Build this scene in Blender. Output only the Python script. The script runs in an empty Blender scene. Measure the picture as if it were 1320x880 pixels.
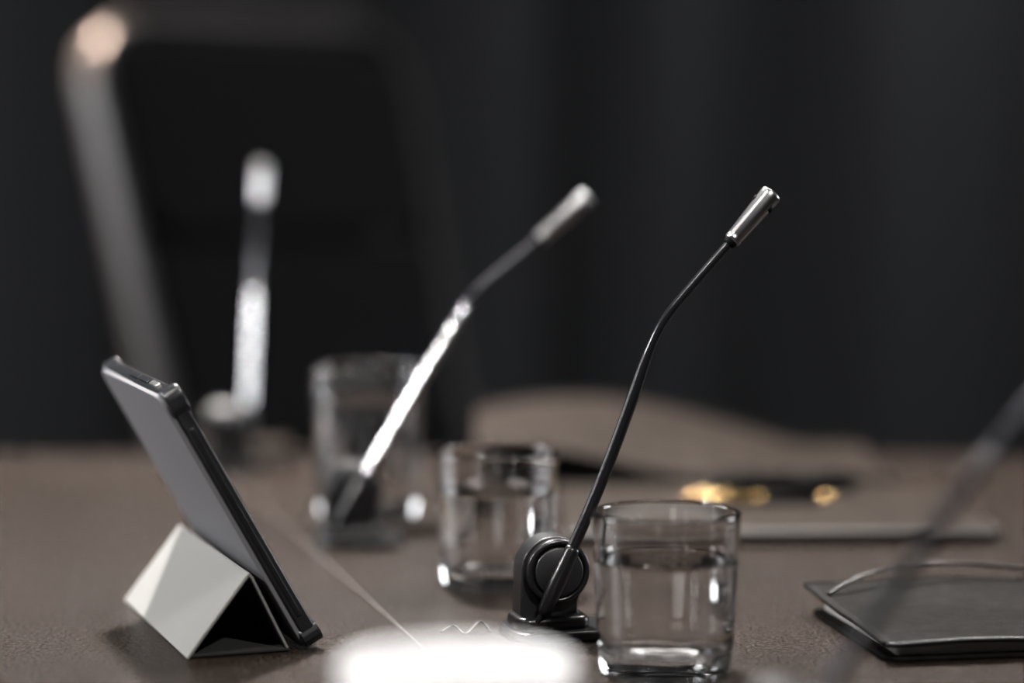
import bpy, bmesh, math, random
from mathutils import Vector, Matrix, noise
random.seed(3)
S=bpy.context.scene
TZ=0.75
# ---------------------------------------------------------------- materials
def mat(name,col,rough=.5,metal=0,spec=.5,coat=0,bump=None,var=None,trans=0,ior=1.45,emit=None,sheen=0,aniso=0):
    m=bpy.data.materials.new(name); m.use_nodes=True
    nt=m.node_tree; b=nt.nodes['Principled BSDF']
    b.inputs['Base Color'].default_value=(*col,1)
    b.inputs['Roughness'].default_value=rough
    b.inputs['Metallic'].default_value=metal
    b.inputs['Specular IOR Level'].default_value=spec
    b.inputs['Coat Weight'].default_value=coat
    b.inputs['Transmission Weight'].default_value=trans
    b.inputs['IOR'].default_value=ior
    b.inputs['Sheen Weight'].default_value=sheen
    if emit:
        b.inputs['Emission Color'].default_value=(*emit[0],1); b.inputs['Emission Strength'].default_value=emit[1]
    tc=nt.nodes.new('ShaderNodeTexCoord')
    if var:
        sc,c2=var
        n=nt.nodes.new('ShaderNodeTexNoise'); n.inputs['Scale'].default_value=sc; n.inputs['Detail'].default_value=6
        r=nt.nodes.new('ShaderNodeValToRGB'); r.color_ramp.elements[0].position=.38; r.color_ramp.elements[1].position=.66
        r.color_ramp.elements[0].color=(*col,1); r.color_ramp.elements[1].color=(*c2,1)
        nt.links.new(tc.outputs['Object'],n.inputs['Vector']); nt.links.new(n.outputs['Fac'],r.inputs['Fac'])
        nt.links.new(r.outputs['Color'],b.inputs['Base Color'])
    if bump:
        kind,sc,st,dist=bump
        if kind=='v':
            n=nt.nodes.new('ShaderNodeTexVoronoi'); out='Distance'
        else:
            n=nt.nodes.new('ShaderNodeTexNoise'); n.inputs['Detail'].default_value=4; out='Fac'
        n.inputs['Scale'].default_value=sc
        bp=nt.nodes.new('ShaderNodeBump'); bp.inputs['Strength'].default_value=st; bp.inputs['Distance'].default_value=dist
        nt.links.new(tc.outputs['Object'],n.inputs['Vector']); nt.links.new(n.outputs[out],bp.inputs['Height'])
        nt.links.new(bp.outputs['Normal'],b.inputs['Normal'])
    return m
M_table=mat('table_leather',(.0026,.0018,.0013),.26,spec=.17,bump=('n',450,1.0,.0034),var=(480,(.042,.0285,.0208)))
M_seam=mat('seam_inlay',(.07,.063,.058),.4)
M_tedge=mat('table_edge',(.02,.015,.012),.4)
M_steel=mat('brushed_steel',(.5,.5,.5),.3,1)
M_black=mat('satin_black_plastic',(.007,.007,.008),.28,bump=('n',1500,.1,.0002))
M_black2=mat('matte_black_plastic',(.011,.011,.012),.38)
M_stem=mat('gooseneck_coated',(.012,.012,.014),.22,.3)
M_stem2=mat('gooseneck_lit',(.66,.66,.68),.25,1)  # brighter copy for lower necks: their reflected light put into the colour
M_stem3=mat('gooseneck_satin',(.10,.10,.11),.28,1)
M_head=mat('mic_head_silver',(.42,.42,.43),.28,1,bump=('n',900,.1,.0002))
M_mesh=mat('mic_grille',(.45,.45,.45),.35,1,bump=('v',1600,.8,.0006))
M_slot=mat('slot_dark',(.003,.003,.003),.6,spec=.1)
M_glass=mat('clear_glass',(1,1,1),.012,trans=1,ior=1.52)
M_water=mat('water',(1,1,1),.0,trans=1,ior=1.333)
M_cover=mat('cover_fabric_grey',(.140,.138,.131),.75,bump=('n',1200,.3,.0003),sheen=.1)
M_coverin=mat('cover_lining',(.008,.008,.008),.9)
M_tabback=mat('tablet_back_grey',(.105,.105,.112),.6,bump=('n',1200,.25,.0003))
M_case=mat('case_bumper',(.012,.013,.015),.26,spec=.5)
M_screen=mat('tablet_screen',(.005,.005,.006),.05)
M_folder=mat('folder_taupe_leather',(.0165,.0122,.0098),.5,spec=.15,bump=('n',500,.4,.0006),var=(60,(.027,.0205,.0166)))
M_folderd=mat('folder_dark_leather',(.004,.0034,.003),.6,spec=.08,bump=('n',150,.5,.0014),var=(120,(.0085,.0072,.0064)))
M_edge=mat('folder_edge',(.13,.127,.124),.6)
M_page=mat('paper_pages',(.30,.29,.28),.8)
M_gold=mat('gold_trim',(.58,.40,.20),.25,1)
M_ceramic=mat('white_ceramic',(.88,.88,.89),.15,coat=.3)
M_coffee=mat('coffee',(.02,.008,.003),.05)
M_chrim=mat('chair_rim_leather',(.042,.040,.041),.34,bump=('n',80,.2,.002))
M_chpan=mat('chair_panel_fabric',(.0042,.0042,.0050),.8,spec=.12,bump=('n',600,.4,.001))
M_curt=mat('curtain_fabric',(.0175,.0175,.0187),.85,spec=.2,bump=('n',700,.3,.001),sheen=.02)
M_wall=mat('wall_paint',(.03,.03,.032),.8,bump=('n',200,.1,.001))
M_ceil=mat('ceiling_paint',(.05,.05,.05),.9,bump=('n',200,.1,.001))
M_floor=mat('floor_carpet',(.025,.024,.024),.95,bump=('n',500,.8,.003),var=(90,(.04,.038,.037)))
M_trim=mat('trim_dark',(.03,.03,.03),.5)
M_frame=mat('window_frame',(.1,.1,.1),.4)
M_pane=mat('added_window_glow',(.8,.9,1),.5,emit=((.95,.975,1),15.0))  # glowing panes of the added, unseen windows
# ---------------------------------------------------------------- helpers
def empty(name,loc=(0,0,0),rz=0):
    e=bpy.data.objects.new(name,None); S.collection.objects.link(e); e.empty_display_size=.02
    e.location=loc; e.rotation_euler=(0,0,rz); return e
def addmesh(name,verts,faces,m,parent=None,smooth=True,mats=None,fm=None):
    me=bpy.data.meshes.new(name); me.from_pydata([tuple(v) for v in verts],[],faces); 
    for mm in (mats or [m]): me.materials.append(mm)
    if fm:
        for p,i in zip(me.polygons,fm): p.material_index=i
    bm=bmesh.new(); bm.from_mesh(me); bmesh.ops.recalc_face_normals(bm,faces=bm.faces); bm.to_mesh(me); bm.free()
    for p in me.polygons: p.use_smooth=smooth
    o=bpy.data.objects.new(name,me); S.collection.objects.link(o)
    if parent: o.parent=parent
    return o
def bev(o,w,seg=3,ang=30):
    md=o.modifiers.new('bevel','BEVEL'); md.width=w; md.segments=seg; md.limit_method='ANGLE'; md.angle_limit=math.radians(ang)
    wn=o.modifiers.new('wn','WEIGHTED_NORMAL'); return o
def box(name,c,d,m,parent=None,b=0,rot=None,seg=3):
    x,y,z=[k/2 for k in d]
    vs=[Vector((sx*x,sy*y,sz*z)) for sx in(-1,1) for sy in(-1,1) for sz in(-1,1)]
    if rot: vs=[rot@v for v in vs]
    vs=[v+Vector(c) for v in vs]
    f=[(0,1,3,2),(4,6,7,5),(0,4,5,1),(2,3,7,6),(0,2,6,4),(1,5,7,3)]
    o=addmesh(name,vs,f,m,parent,smooth=b>0)
    if b: bev(o,b,seg)
    return o
def lathe(name,prof,m,parent=None,n=96,mt=None,closed=False):
    vs=[];fs=[];k=len(prof)
    for i in range(n):
        a=2*math.pi*i/n
        for r,z in prof: vs.append(Vector((r*math.cos(a),r*math.sin(a),z)))
    rng=k if closed else k-1
    for i in range(n):
        j=(i+1)%n
        for q in range(rng):
            q2=(q+1)%k
            fs.append((i*k+q,j*k+q,j*k+q2,i*k+q2))
    if mt: vs=[mt@v for v in vs]
    me=addmesh(name,vs,fs,m,parent)
    bm=bmesh.new(); bm.from_mesh(me.data); bmesh.ops.remove_doubles(bm,verts=bm.verts,dist=1e-6)
    bmesh.ops.recalc_face_normals(bm,faces=bm.faces); bm.to_mesh(me.data); bm.free()
    for p in me.data.polygons: p.use_smooth=True
    return me
def catmull(P,n=8):
    out=[];P=[Vector(p) for p in P];L=len(P)
    for i in range(L-1):
        p0=P[max(i-1,0)];p1=P[i];p2=P[i+1];p3=P[min(i+2,L-1)]
        for k in range(n):
            t=k/n
            out.append(.5*((2*p1)+(p2-p0)*t+(2*p0-5*p1+4*p2-p3)*t*t+(3*p1-p0-3*p2+p3)*t**3))
    out.append(P[-1]);return out
def tube(name,pts,rad,m,parent=None,n=20,closed=False,sx=1.0):
    pts=[Vector(p) for p in pts];L=len(pts)
    if not hasattr(rad,'__len__'): rad=[rad]*L
    vs=[];fs=[];up=None
    for i,p in enumerate(pts):
        if closed: t=(pts[(i+1)%L]-pts[i-1]).normalized()
        else: t=(pts[min(i+1,L-1)]-pts[max(i-1,0)]).normalized()
        if up is None:
            up=Vector((0,1,0)) if abs(t.y)<.9 else Vector((1,0,0))
        up=(up-t*up.dot(t)).normalized(); s=t.cross(up)
        for k in range(n):
            a=2*math.pi*k/n
            vs.append(p+up*math.cos(a)*rad[i]*sx+s*math.sin(a)*rad[i])
    for i in range(L if closed else L-1):
        j=(i+1)%L
        for k in range(n):
            k2=(k+1)%n; fs.append((i*n+k,j*n+k,j*n+k2,i*n+k2))
    if not closed:
        fs.append(tuple(range(n))); fs.append(tuple((L-1)*n+k for k in range(n)))
    o=addmesh(name,vs,fs,m,parent)
    if not closed:
        for p in o.data.polygons[-2:]: p.use_smooth=False
    return o
def extr(name,outline,a,b,axis,m,parent=None,bw=0,seg=4,fn=None):
    n=len(outline);vs=[]
    for d in (a,b):
        for p,q in outline: vs.append(Vector((p,d,q)) if axis=='y' else Vector((p,q,d)))
    fs=[tuple(range(n)),tuple(range(n,2*n))]+[(i,(i+1)%n,n+(i+1)%n,n+i) for i in range(n)]
    if fn: vs=[fn(v) for v in vs]
    o=addmesh(name,vs,fs,m,parent,smooth=bw>0)
    if bw: bev(o,bw,seg,40)
    return o
def rrect(x0,x1,y0,y1,r,n=8):
    out=[]
    for cx,cy,a0 in ((x1-r,y1-r,0),(x0+r,y1-r,90),(x0+r,y0+r,180),(x1-r,y0+r,270)):
        for k in range(n+1):
            a=math.radians(a0+90*k/n); out.append((cx+r*math.cos(a),cy+r*math.sin(a)))
    return out
# ---------------------------------------------------------------- room
box('floor',(0,1,-.05),(9,9,.1),M_floor)
box('ceiling',(0,1,2.85),(9,9,.1),M_ceil)
box('wall_back',(0,5.55,1.4),(9,.1,2.8),M_wall)
box('wall_front',(0,-3.55,1.4),(9,.1,2.8),M_wall)
def sidewall(sgn,nm,wn,y0,y1):
    x=sgn*4.55
    wl=empty(nm)
    box('wall_below',(x,1,.4),(.1,9,.8),M_wall,wl)
    box('wall_above',(x,1,2.6),(.1,9,.4),M_wall,wl)
    box('wall_pier_a',(x,(-3.5+y0)/2,1.6),(.1,y0+3.5,1.6),M_wall,wl)
    box('wall_pier_b',(x,(5.5+y1)/2,1.6),(.1,5.5-y1,1.6),M_wall,wl)
    w=empty(wn)
    box('pane',(sgn*4.58,(y0+y1)/2,1.6),(.02,y1-y0,1.6),M_pane,w)
    k=max(1,round((y1-y0)/.6))
    for i in range(k+1): box('mullion',(sgn*4.52,y0+(y1-y0)*i/k,1.6),(.06,.12,1.6),M_frame,w)
    for z in (.8,2.4): box('rail',(sgn*4.52,(y0+y1)/2,z),(.06,y1-y0+.08,.06),M_frame,w)
sidewall(-1,'wall_left','added_window_1',1.2,4.2)  # unseen window, added for side fill and bright bars in the glasses
sidewall(1,'wall_right','added_window_2',2.4,4.2)  # added opposite, out of view, for bright streaks in the water
box('baseboard_back',(0,5.485,.06),(9,.02,.12),M_trim)
# curtain
vs=[];fs=[];nx=600;nz=6
for i in range(nx+1):
    x=-4.3+8.6*i/nx
    wv=.05*math.sin(x*2*math.pi/.50+1.6*math.sin(x*2.1))+.05*math.sin(x*4.3+.6)+.004*math.sin(x*37)
    for k in range(nz+1):
        z=.03+2.72*k/nz
        vs.append((x,5.25+wv*(1-.25*k/nz),z))
for i in range(nx):
    for k in range(nz):
        a=i*(nz+1)+k; fs.append((a,a+nz+1,a+nz+2,a+1))
cu=empty('curtain')
addmesh('curtain_drape',vs,fs,M_curt,cu)
tube('curtain_rail',[(-4.35,5.25,2.77),(4.35,5.25,2.77)],.015,M_steel,cu)
# ---------------------------------------------------------------- table
tab=empty('conference_table')
X0,X1,Y0,Y1=-1.9,.52,-.35,2.14
ol=rrect(X0,X1,Y0,Y1,.16,16)
extr('tabletop',ol,TZ-.035,TZ,'z',M_table,tab,.004,3)
for x in (-1.5,.15):
    box('leg_panel',(x,.9,.365),(.06,1.3,.70),M_tedge,tab,.005)
    box('leg_foot',(x,.9,.015),(.10,1.5,.03),M_steel,tab,.005)
box('modesty_beam',(-.675,.9,.55),(1.59,.04,.2),M_tedge,tab,.003)
def strip(p,q,wd,name):
    p=Vector((*p,0));q=Vector((*q,0));d=(q-p).normalized();s=Vector((-d.y,d.x,0))*wd/2
    vs=[];
    for z in (TZ-.001,TZ+.0002):
        for v in (p-s,p+s,q+s,q-s): vs.append((v.x,v.y,z))
    addmesh(name,vs,[(0,1,2,3),(4,5,6,7),(0,1,5,4),(1,2,6,5),(2,3,7,6),(3,0,4,7)],M_seam,tab,smooth=False)
strip((-.271,2.13),(.20,.39),.0014,'seam')
# ---------------------------------------------------------------- water glasses
def glass(x,y,h,rt,rb,wl,z0=TZ):
    e=empty('water_glass',(x,y,z0+.0003))
    th=.0027; bt=.012
    def ro(z): return rb+(rt-rb)*(z/h)
    prof=[(0,0.0012),(rb*.55,.0010),(rb*.8,.0),(rb-.003,.0),(rb-.0008,.0009),(ro(.003),.003)]
    for k in range(1,10): prof.append((ro(.003+(h-.005)*k/9),.003+(h-.005)*k/9))
    prof+=[(rt-.0001,h-.0010),(rt-.0005,h-.0003),(rt-th/2,h),(rt-th+.0005,h-.0003),(rt-th+.0001,h-.0010)]
    for k in range(0,9):
        z=h-.002-(h-.002-bt-.004)*k/8; prof.append((ro(z)-th,z))
    prof+=[(ro(bt)-th-.001,bt+.0015),(ro(bt)-th-.004,bt),(0,bt-.0008)]
    lathe('glass_body',prof,M_glass,e,128)
    ov=.0004
    wp=[(0,bt-.0008-ov),(ro(bt)-th-.004+ov,bt-ov),(ro(bt)-th-.001+ov,bt+.0013)]
    for k in range(8):
        z=bt+.004+(wl-bt-.005)*k/7; wp.append((ro(z)-th+ov,z))
    wp+=[(ro(wl)-th+ov,wl+.0012),(ro(wl)-th-.0010,wl+.0004),(ro(wl)-th-.003,wl-.0002),(ro(wl)-th-.006,wl-.0003),(0,wl-.0003)]
    lathe('water',wp,M_water,e,128)
    return e
glass(.0806,1.2504,.085,.0390,.0350,.059)
glass(-.0098,1.502,.0845,.0390,.0345,.059)
co=empty('leather_coaster',(-.100,1.752,TZ+.0002))
lathe('disc',[(0,0),(.050,0),(.052,.0012),(.052,.0025),(.050,.0035),(0,.0035)],M_folder,co,64)
glass(-.1055,1.752,.110,.0412,.0360,.086,TZ+.0037)
# ---------------------------------------------------------------- microphones
def mic(x,y,rz,pts,low=None,jz=.038):
    e=empty('conference_microphone',(x,y,TZ+.0002),rz)
    jx=pts[0][0]
    extr('foot_plate',[(a,b) for a,b in rrect(-.024,.036,-.024,.024,.012)],0,.006,'z',M_black,e,.002)
    extr('foot_boss',[(a,b) for a,b in rrect(-.021,.022,-.016,.014,.008)],.005,.013,'z',M_black,e,.003)
    R=.0190; ol=[(jx-R-.001,.002)]
    for k in range(0,21):
        a=math.pi-math.pi*k/20; ol.append((jx+R*math.cos(a),jz+R*math.sin(a)))
    ol+=[(jx+R*.92,jz-.009),(jx+R*.72,jz-.018),(jx+R*.72,.014),(jx+R*.95,.008),(jx+R*1.2,.004),(jx+R*1.2,.002)]
    extr('yoke',ol,-.006,.012,'y',M_black2,e,.0015)
    mt=Matrix.Translation((jx+.001,-.006,jz))@Matrix.Rotation(math.radians(90),4,'X')
    lathe('joint_ring',[(0,0),(.0182,0),(.0182,.0045),(.0176,.0058),(.0160,.0062),(.0150,.0056),(.0150,.0050),(0,.0050)],M_black,e,64,mt)
    lathe('joint_cap',[(0,.004),(.0138,.004),(.0138,.0066),(.0130,.0072),(0,.0074)],M_black2,e,64,mt)
    mt2=Matrix.Translation((jx+.001,.012,jz))@Matrix.Rotation(math.radians(-90),4,'X')
    lathe('joint_back_cap',[(0,-.001),(.0165,-.001),(.0165,.003),(.0155,.004),(0,.0042)],M_black,e,64,mt2)
    sy=-.0165
    d=Vector((pts[1][0]-pts[0][0],0,pts[1][1]-pts[0][1])).normalized()
    j=Vector((jx+.001,sy,jz))
    P=[j-d*.020]+[j]+[Vector((a,sy,b)) for a,b in pts[1:-1]]
    C=catmull(P,10)
    L=len(C)
    rad=[.0034-.0008*min(1,max(0,(i/L-.45)/.15)) for i in range(L)]
    cut=int(L*.60)
    if low:
        tube('gooseneck_lower',C[:cut+1],rad[:cut+1],low,e,24)
        tube('gooseneck_upper',C[cut:],rad[cut:],M_stem3,e,24)
    else:
        tube('gooseneck',C,rad,M_stem,e,24)
    tube('stem_clamp',[j-d*.026,j-d*.022,j-d*.004,j+d*.014,j+d*.016],[.0018,.0040,.0050,.0042,.0036],M_black,e,24)
    tube('strain_cord',catmull([j-d*.024,j-d*.032+Vector((0,.002,0)),Vector((jx-.007,-.013,.006))],8),.0015,M_black,e,12)
    a=Vector((pts[-2][0],sy,pts[-2][1])); b=Vector((pts[-1][0],sy,pts[-1][1])); dd=(b-a).normalized(); ln=(b-a).length
    q=dd.to_track_quat('Z','Y').to_matrix().to_4x4(); mt=Matrix.Translation(a)@q
    lathe('head_collar',[(0,-.003),(.0032,-.003),(.0038,-.001),(.0040,.001),(0,.001)],M_slot,e,48,mt)
    lathe('head_body',[(0,0),(.0042,0),(.0047,.0006),(.0049,.002),(.0045,.0028),(.0048,.004),(.0060,ln-.004),(.0061,ln-.0015),(.0058,ln-.0003),(.0052,ln),(.0050,ln-.0006),(0,ln-.0006)],M_head,e,64,mt)
    lathe('head_grille',[(.0050,ln-.0007),(.003,ln+.0001),(0,ln+.0003)],M_mesh,e,48,mt)
    ey=Vector((0,1,0)); ex=ey.cross(dd).normalized()
    for k in range(3):
        for base in (-50,130):
            an=math.radians(base+k*22)
            p=a+dd*(ln-.0085)+(ex*math.cos(an)+ey*math.sin(an))*.0057
            tube('slot',[p-dd*.0016,p+dd*.0016],.0009,M_slot,e,10)
    return e
c15=math.cos(math.radians(15)); c12=math.cos(math.radians(12))
P1=[(.0222,.038),(.0448,.087),(.0619,.132),(.0717,.160),(.081,.1784),(.0960,.1965),(.1186,.2214),(.1417,.248)]
mic(.0195,1.342,math.radians(15),[((a-.0195)/c15,b) for a,b in P1])
P2=[(-.110,.038),(-.0973,.0600),(-.066,.113),(-.0390,.158),(-.0300,.1715),(-.0184,.183),(.0158,.210),(.0484,.2385)]
mic(-.112,1.652,math.radians(12),[((a+.112)/c12,b) for a,b in P2],M_stem2)
P3=[(.002,.038),(.015,.075),(.029,.115),(.039,.145),(.047,.165),(.057,.187),(.077,.222),(.094,.255)]
mic(-.240,2.03,math.radians(87),P3,M_stem2)
P4=[(.1110,.038),(.1257,.0610),(.1635,.115),(.1865,.146),(.2080,.172),(.235,.195),(.270,.219),(.298,.237)]
mic(.1110,.972,math.radians(12),[((a-.1110)/c12,b) for a,b in P4],M_stem3)
cb=empty('microphone_cable')
tube('cord',catmull([(-.012,1.345,TZ+.0012),(-.018,1.352,TZ+.006),(-.026,1.340,TZ+.0014),(-.033,1.350,TZ+.004),(-.040,1.346,TZ+.0010)],10),.0006,M_black,cb,10)
# ---------------------------------------------------------------- tablet in folding case
ul=Vector((-.34,.94,0)).normalized(); up_=Vector((.94,.34,0)).normalized()
A=Vector((-.1749,1.279,TZ+.0002))
def W(l,s,z): return A+ul*l+up_*s+Vector((0,0,z))
Ln=.176
te=empty('tablet_in_folding_case')
def ribbon(name,prof,th,m,l0=0,l1=Ln,mats=None):
    n=len(prof);off=[]
    for i in range(n):
        a=Vector(prof[max(i-1,0)]);b=Vector(prof[min(i+1,n-1)]);t=(b-a).normalized(); off.append(Vector((t.y,-t.x))*th)
    vs=[]
    for l in (l0,l1):
        for i in range(n): vs.append(W(l,prof[i][0],prof[i][1]))
        for i in range(n): vs.append(W(l,prof[i][0]+off[i].x,prof[i][1]+off[i].y))
    N=2*n;fs=[];fm=[]
    for i in range(n-1):
        fs+=[(i,i+1,N+i+1,N+i),(n+i,n+i+1,N+n+i+1,N+n+i)]; fm+=[0,1]
        fs+=[(i,i+1,n+i+1,n+i),(N+i,N+i+1,N+n+i+1,N+n+i)]; fm+=[0,0]
    fs+=[(0,n,N+n,N),(n-1,2*n-1,N+2*n-1,N+n-1)]; fm+=[0,0]
    o=addmesh(name,vs,fs,m,te,smooth=False,mats=mats or [m],fm=fm)
    o.modifiers.new('b','BEVEL').width=.0006
    return o
ap=(.0350,.0450)
mm=[M_cover,M_coverin]
ribbon('cover_outer_panel',[(.0,.0005),(.010,.0136),(.020,.0264),(.030,.0392),(.0335,.0437),ap],.0022,M_cover,mats=mm)
ribbon('cover_inner_panel',[ap,(.0375,.0420),(.045,.0265),(.0525,.011),(.0570,.0020)],.0020,M_cover,mats=mm)
ribbon('cover_base_panel',[(.0575,.0022),(.030,.0022),(.002,.0022)],-.0020,M_coverin)
ang=math.atan2(.1395,-.0779)
def TT(l,a,b):
    dx,dz=math.cos(ang),math.sin(ang)
    return W(l,.0665+dx*a+dz*b,.0012+dz*a-dx*b)
def slab(name,l0,l1,a0,a1,b0,b1,r,m,bw,seg=3):
    ol=rrect(l0,l1,a0,a1,r,8);n=len(ol)
    vs=[TT(l,a,b0) for l,a in ol]+[TT(l,a,b1) for l,a in ol]
    fs=[tuple(range(n)),tuple(range(n,2*n))]+[(i,(i+1)%n,n+(i+1)%n,n+i) for i in range(n)]
    o=addmesh(name,vs,fs,m,te); bev(o,bw,seg,40); return o
TH=.1605
slab('case_back_cover',-.0005,Ln+.0005,.0,TH,-.0012,.0014,.010,M_tabback,.0005)
slab('case_shell',-.002,Ln+.002,-.001,TH+.001,.0013,.0100,.012,M_case,.0018,4)
slab('tablet_screen',.004,Ln-.004,.005,TH-.005,.0098,.0103,.007,M_screen,.0002)
slab('tablet_edge_band',-.0026,Ln+.0026,.018,TH-.022,.0040,.0068,.001,M_black,.0004)
for (l0,l1,a0,a1) in ((-.0036,.014,TH-.016,TH+.0028),(-.0036,.014,-.001,.012),(Ln-.014,Ln+.0036,TH-.016,TH+.0028),(Ln-.014,Ln+.0036,-.001,.012)):
    slab('corner_bumper',l0,l1,a0,a1,.0008,.0112,.008,M_case,.0015,4)
slab('power_button',.028,.046,TH+.0005,TH+.0022,.004,.007,.0008,M_steel,.0003)
slab('volume_button',.052,.075,TH+.0005,TH+.0020,.004,.007,.0008,M_case,.0003)
slab('volume_button',.079,.102,TH+.0005,TH+.0020,.004,.007,.0008,M_case,.0003)
# ---------------------------------------------------------------- folders / pens
def board(name,parent,cx,cy,w_,d,z0,z1,rz,m,b=.0015,r=.006):
    c,s=math.cos(rz),math.sin(rz)
    ol=rrect(-w_/2,w_/2,-d/2,d/2,r,5)
    ol=[(cx+a*c-q*s,cy+a*s+q*c) for a,q in ol]
    return extr(name,ol,z0,z1,'z',m,parent,b,3)
fo=empty('leather_document_folder')
rz=math.radians(1.5)
board('cover_bottom',fo,.186,1.760,.300,.225,TZ+.0003,TZ+.003,rz,M_folder,.0008)
board('pages',fo,.186,1.760,.290,.217,TZ+.003,TZ+.0075,rz,M_edge,.0005,.002)
board('cover_top',fo,.186,1.760,.300,.225,TZ+.0075,TZ+.0105,rz,M_folder,.0010)
tube('edge_piping',[(.037,1.6445,TZ+.0085),(.335,1.652,TZ+.0085)],.0020,M_edge,fo,10)
ff=empty('leather_document_folder')
board('cover_bottom',ff,.135,1.99,.34,.215,TZ+.0003,TZ+.004,0,M_folder)
board('pages',ff,.135,1.99,.33,.205,TZ+.004,TZ+.010,0,M_folderd,.0005,.002)
nu,nv=48,16
def arch(u,v):
    x=-.030+.335*u; y=1.885+.205*v
    t=u*.85+.28
    z=.041*math.sin(math.pi*t)**1.15 if t<1 else 0
    fr=.02+.85*max(0,1-u/.50)
    z*=(fr+(1-fr)*(math.sin(v*math.pi/2)**1.6))
    return Vector((x,y,TZ+.0115+z))
def sheet(name,fn,nu,nv,th,m,par):
    vs=[]
    for L in (0,th):
        for i in range(nu+1):
            for k in range(nv+1): vs.append(fn(i/nu,k/nv)+Vector((0,0,L)))
    fs=[];Q=(nu+1)*(nv+1)
    for L in (0,1):
        for i in range(nu):
            for k in range(nv):
                a=L*Q+i*(nv+1)+k; fs.append((a,a+1,a+nv+2,a+nv+1))
    for i in range(nu):
        for k in (0,nv):
            a=i*(nv+1)+k; fs.append((a,a+nv+1,Q+a+nv+1,Q+a))
    for k in range(nv):
        for i in (0,nu):
            a=i*(nv+1)+k; fs.append((a,a+1,Q+a+1,Q+a))
    return addmesh(name,vs,fs,m,par)
sheet('cover_top_arched',arch,nu,nv,.0025,M_folder,ff)
tube('rolled_edge',[arch(u/30,1)+Vector((0,.001,.001)) for u in range(31)],.0045,M_folderd,ff,12)
fp=empty('leather_notepad')
board('cover_bottom',fp,-.245,2.075,.12,.07,TZ+.0003,TZ+.003,.05,M_folder,.0008)
board('pages',fp,-.245,2.075,.115,.066,TZ+.003,TZ+.010,.05,M_edge,.0005,.002)
board('cover_top',fp,-.245,2.075,.12,.07,TZ+.010,TZ+.013,.05,M_folder,.0010)
fp.location=(-.01,.027,0)
def pen(x0,y0,x1,y1,z,r,body,trim,tip,name='ballpoint_pen'):
    e=empty(name); a=Vector((x0,y0,z+r));b=Vector((x1,y1,z+r));d=(b-a).normalized();L=(b-a).length
    mt=Matrix.Translation(a)@d.to_track_quat('Z','Y').to_matrix().to_4x4()
    lathe('cap',[(0,0),(r*.6,0),(r*.9,.003),(r,.01),(r,L*.48),(0,L*.48)],trim,e,32,mt)
    lathe('band',[(0,L*.48),(r*1.04,L*.48),(r*1.04,L*.50),(0,L*.50)],tip,e,32,mt)
    lathe('barrel',[(0,L*.50),(r*.98,L*.50),(r*.9,L*.88),(0,L*.88)],body,e,32,mt)
    lathe('tip',[(0,L*.88),(r*.88,L*.88),(r*.3,L*.97),(0,L)],tip,e,32,mt)
    side=Vector((0,0,1))
    tube('clip',[a+side*(r*.7)+d*.004,a+side*(r*1.35)+d*.005,a+side*(r*1.3)+d*.035,a+side*(r*1.0)+d*.038],.0008,trim,e,8)
    return e
pen(.126,1.758,.240,1.769,TZ+.0107,.0042,M_slot,M_gold,M_gold)
pen(.150,1.810,.272,1.836,TZ+.0107,.0080,M_slot,M_slot,M_slot,'marker_pen')
nb=empty('leather_notebook')
rz=math.radians(10)
cxn,cyn=.20+.985*.12-.174*.07,1.27+.174*.12+.985*.07
board('cover_bottom',nb,cxn,cyn,.240,.142,TZ+.0003,TZ+.0028,rz,M_folderd,.0008,.01)
board('pages',nb,cxn+.002,cyn+.001,.230,.132,TZ+.0028,TZ+.0085,rz,M_page,.0004,.003)
def cov(u,v,dz=0):
    x=(u-.5)*.244;y=(v-.5)*.146
    z=.0092+.006*max(0,v-.55)*(1-abs(u-.35))*2+.004*max(0,.25-u)*4*(v-.2)+.0012*math.sin(u*9+v*5)
    z=max(z,.0090)
    return Vector((cxn+x*math.cos(rz)-y*math.sin(rz),cyn+x*math.sin(rz)+y*math.cos(rz),TZ+z+dz))
sheet('cover_top',cov,40,24,.0024,M_folderd,nb)
tube('piping_back',[cov(i/30,1,.0018) for i in range(31)],.0014,M_folderd,nb,10)
tube('piping_left',[cov(0,1-i/20,.0018) for i in range(21)],.0014,M_folderd,nb,10)
tube('piping_front',[cov(i/30,0,.0015) for i in range(31)],.0012,M_black2,nb,10)
tube('elastic_strap',catmull([cov(.02,.80,.0035),cov(.15,.93,.010),cov(.35,.97,.012),cov(.6,.99,.008)],10),.0011,M_black,nb,10)
# ---------------------------------------------------------------- foreground white cup
cp=empty('white_coffee_cup',(-.0205,.885,TZ+.0003))
h=.085
lathe('cup_body',[(0,.002),(.022,.002),(.023,0),(.026,0),(.027,.002),(.035,.010),(.0405,.030),(.0425,.060),(.0435,h-.002),(.0430,h),(.0415,h),(.0408,h-.002),(.040,.060),(.038,.030),(.032,.012),(.02,.006),(0,.005)],M_ceramic,cp,96)
lathe('coffee_surface',[(0,.066),(.0401,.066),(.0401,.065),(0,.065)],M_coffee,cp,64)
tube('handle',catmull([(-.024,-.035,.070),(-.035,-.051,.069),(-.042,-.062,.052),(-.034,-.052,.030),(-.022,-.033,.024)],8),.0042,M_ceramic,cp,16)
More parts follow.
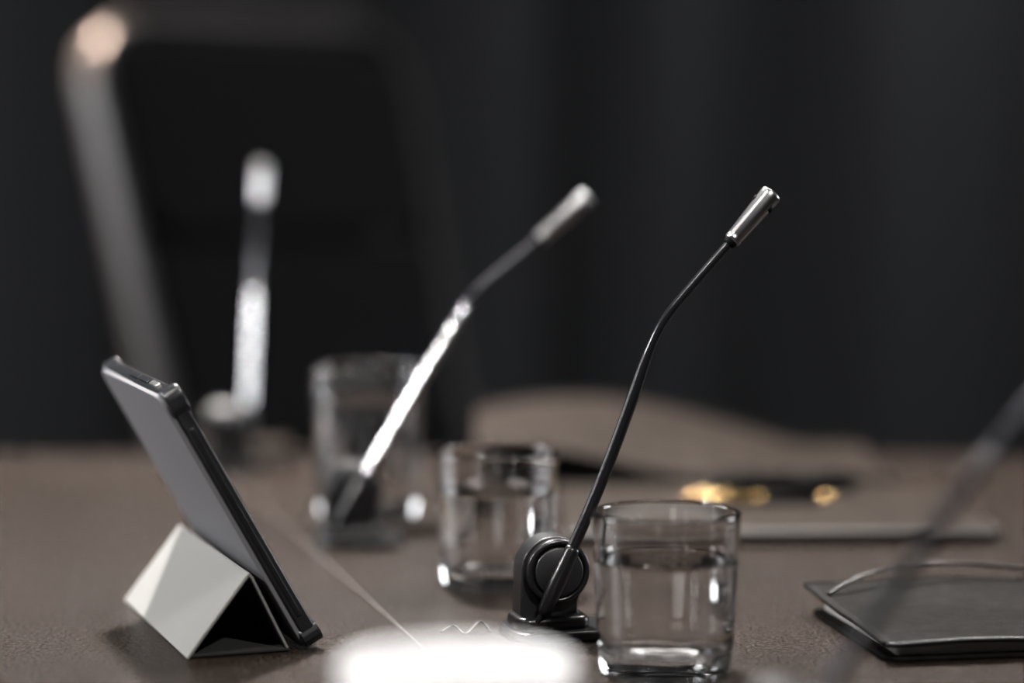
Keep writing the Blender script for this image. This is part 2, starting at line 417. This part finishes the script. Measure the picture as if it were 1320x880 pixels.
# ---------------------------------------------------------------- office chair
ch=empty('office_chair',(-.084,2.89,0),math.radians(42))
tr=math.tan(math.radians(17))
def lean(v):
    z=v.z; return Vector((v.x,v.y+.20+(z-.50)*tr-.15*v.x**2,z))
def trap(z0,z1,hw0,hw1,r,n=8):
    res=[]
    for x,z in rrect(-hw1,hw1,z0,z1,r,n):
        f=(z-z0)/(z1-z0); s=(hw0+(hw1-hw0)*f)/hw1; res.append((x*s,z))
    return res
extr('backrest_lower',trap(.52,.895,.215,.235,.04),-.035,.03,'y',M_chpan,ch,.02,5,lean)
extr('backrest_upper',trap(.90,1.155,.235,.245,.075),-.035,.03,'y',M_chpan,ch,.02,5,lean)
extr('backrest_shell',trap(.50,1.17,.222,.252,.085),.010,.050,'y',M_chrim,ch,.012,4,lean)
rim=trap(.50,1.17,.220,.250,.085,12)
pp=[]
for i in range(len(rim)):
    a=Vector(rim[i]);b=Vector(rim[(i+1)%len(rim)]);k=max(1,int((b-a).length/.02))
    for q in range(k): c_=a.lerp(b,q/k); pp.append(lean(Vector((c_.x,.005,c_.y))))
tube('backrest_rim',pp,.012,M_chrim,ch,20,True,2.4)
box('seat_cushion',(0,-.03,.485),(.50,.50,.10),M_chpan,ch,.035,seg=5)
box('seat_pan',(0,-.03,.425),(.44,.44,.03),M_black2,ch,.01)
for s in (-1,1):
    box('armrest_pad',(s*.285,-.02,.665),(.06,.30,.03),M_chrim,ch,.012)
    tube('armrest_post',catmull([(s*.23,0,.44),(s*.285,0,.47),(s*.29,0,.56),(s*.285,0,.66)],8),.014,M_steel,ch,14)
tube('back_bracket',catmull([(0,.12,.41),(0,.24,.42),(0,.285,.50),(0,.33,.66)],8),.022,M_black2,ch,14)
lathe('gas_lift',[(0,.10),(.028,.10),(.028,.26),(.018,.26),(.018,.415),(0,.415)],M_steel,ch,32)
for k in range(5):
    a=2*math.pi*k/5+.3
    tube('base_arm',[(0.02*math.cos(a),.02*math.sin(a),.115),(.16*math.cos(a),.16*math.sin(a),.10),(.30*math.cos(a),.30*math.sin(a),.075)],[.022,.018,.013],M_steel,ch,14)
    cx_,cy_=.30*math.cos(a),.30*math.sin(a)
    mt=Matrix.Translation((cx_,cy_,.03))@Matrix.Rotation(a,4,'Z')@Matrix.Rotation(math.pi/2,4,'X')
    lathe('caster_wheel',[(0,-.022),(.024,-.022),(.029,-.016),(.029,.016),(.024,.022),(0,.022)],M_black,ch,32,mt)
    tube('caster_stem',[(cx_,cy_,.055),(cx_,cy_,.08)],.006,M_steel,ch,10)
# ---------------------------------------------------------------- lamps
def lamp(x,y,size,power,col,tx,ty,tz=TZ,spread=120,lx=None):
    e=empty('added_linear_light' if lx else 'spot_or_added_lamp',(x,y,0))
    box('housing',(0,0,2.76),((lx or size)+.06,size+.06,.075),M_frame,e,.004)
    l=bpy.data.lights.new('spot_area','AREA'); l.energy=power; l.color=col; l.spread=math.radians(spread)
    if lx: l.shape='RECTANGLE'; l.size=lx; l.size_y=size
    else: l.shape='DISK'; l.size=size
    lo=bpy.data.objects.new('lamp_emitter',l); S.collection.objects.link(lo); lo.parent=e
    lo.location=(0,0,2.70)
    d=Vector((tx-x,ty-y,tz-2.70)); lo.rotation_euler=d.to_track_quat('-Z','Y').to_euler() if not lx else (0,0,0)
    return lo
W1=(1,.965,.93)
lamp(-.40,2.60,.18,34,W1,-.2,1.4,TZ,70)
lamp(.9,2.5,.20,11,W1,.15,1.5,TZ,70)
lamp(-.9,.5,.18,3,W1,-.15,1.4,TZ,60)  # added front lamp for highlights on metal and glass
lamp(.7,-.3,.18,8,W1,0,1.4,TZ,60)  # added lamp behind the camera, for specular on stems and glass
lamp(-3.0,.8,.36,6.5,(1,.97,.95),-.1,1.6,.9,30)  # added lamp, placed to put a highlight on the microphone stems
lamp(-1.7,3.7,.2,46,(1,.76,.62),-.45,3.2,1.15,50)
lamp(1.5,4.5,.25,16,(.95,.97,1),.4,5.3,1.0)  # added wash lamp to brighten the curtain
lamp(.1,3.0,.08,16,(1,.97,.94),.1,3.0,0,140,lx=3.0)  # added strip light, there for glints along the glass rims
wd=bpy.data.worlds.new('World'); S.world=wd; wd.use_nodes=True
wd.node_tree.nodes['Background'].inputs[0].default_value=(.6,.7,.9,1); wd.node_tree.nodes['Background'].inputs[1].default_value=.03
# ---------------------------------------------------------------- camera
cam=bpy.data.cameras.new('camera'); cam.lens=85; cam.sensor_width=36
co_=bpy.data.objects.new('camera',cam); S.collection.objects.link(co_)
co_.location=(0,0,TZ+.278); co_.rotation_euler=(math.radians(90-4.77),0,0)
cam.clip_start=.02
cam.dof.use_dof=True; cam.dof.focus_distance=1.335; cam.dof.aperture_fstop=1.75
S.camera=co_
S.view_settings.view_transform='Standard'; S.view_settings.look='None'; S.view_settings.exposure=0.25; S.view_settings.gamma=0.92
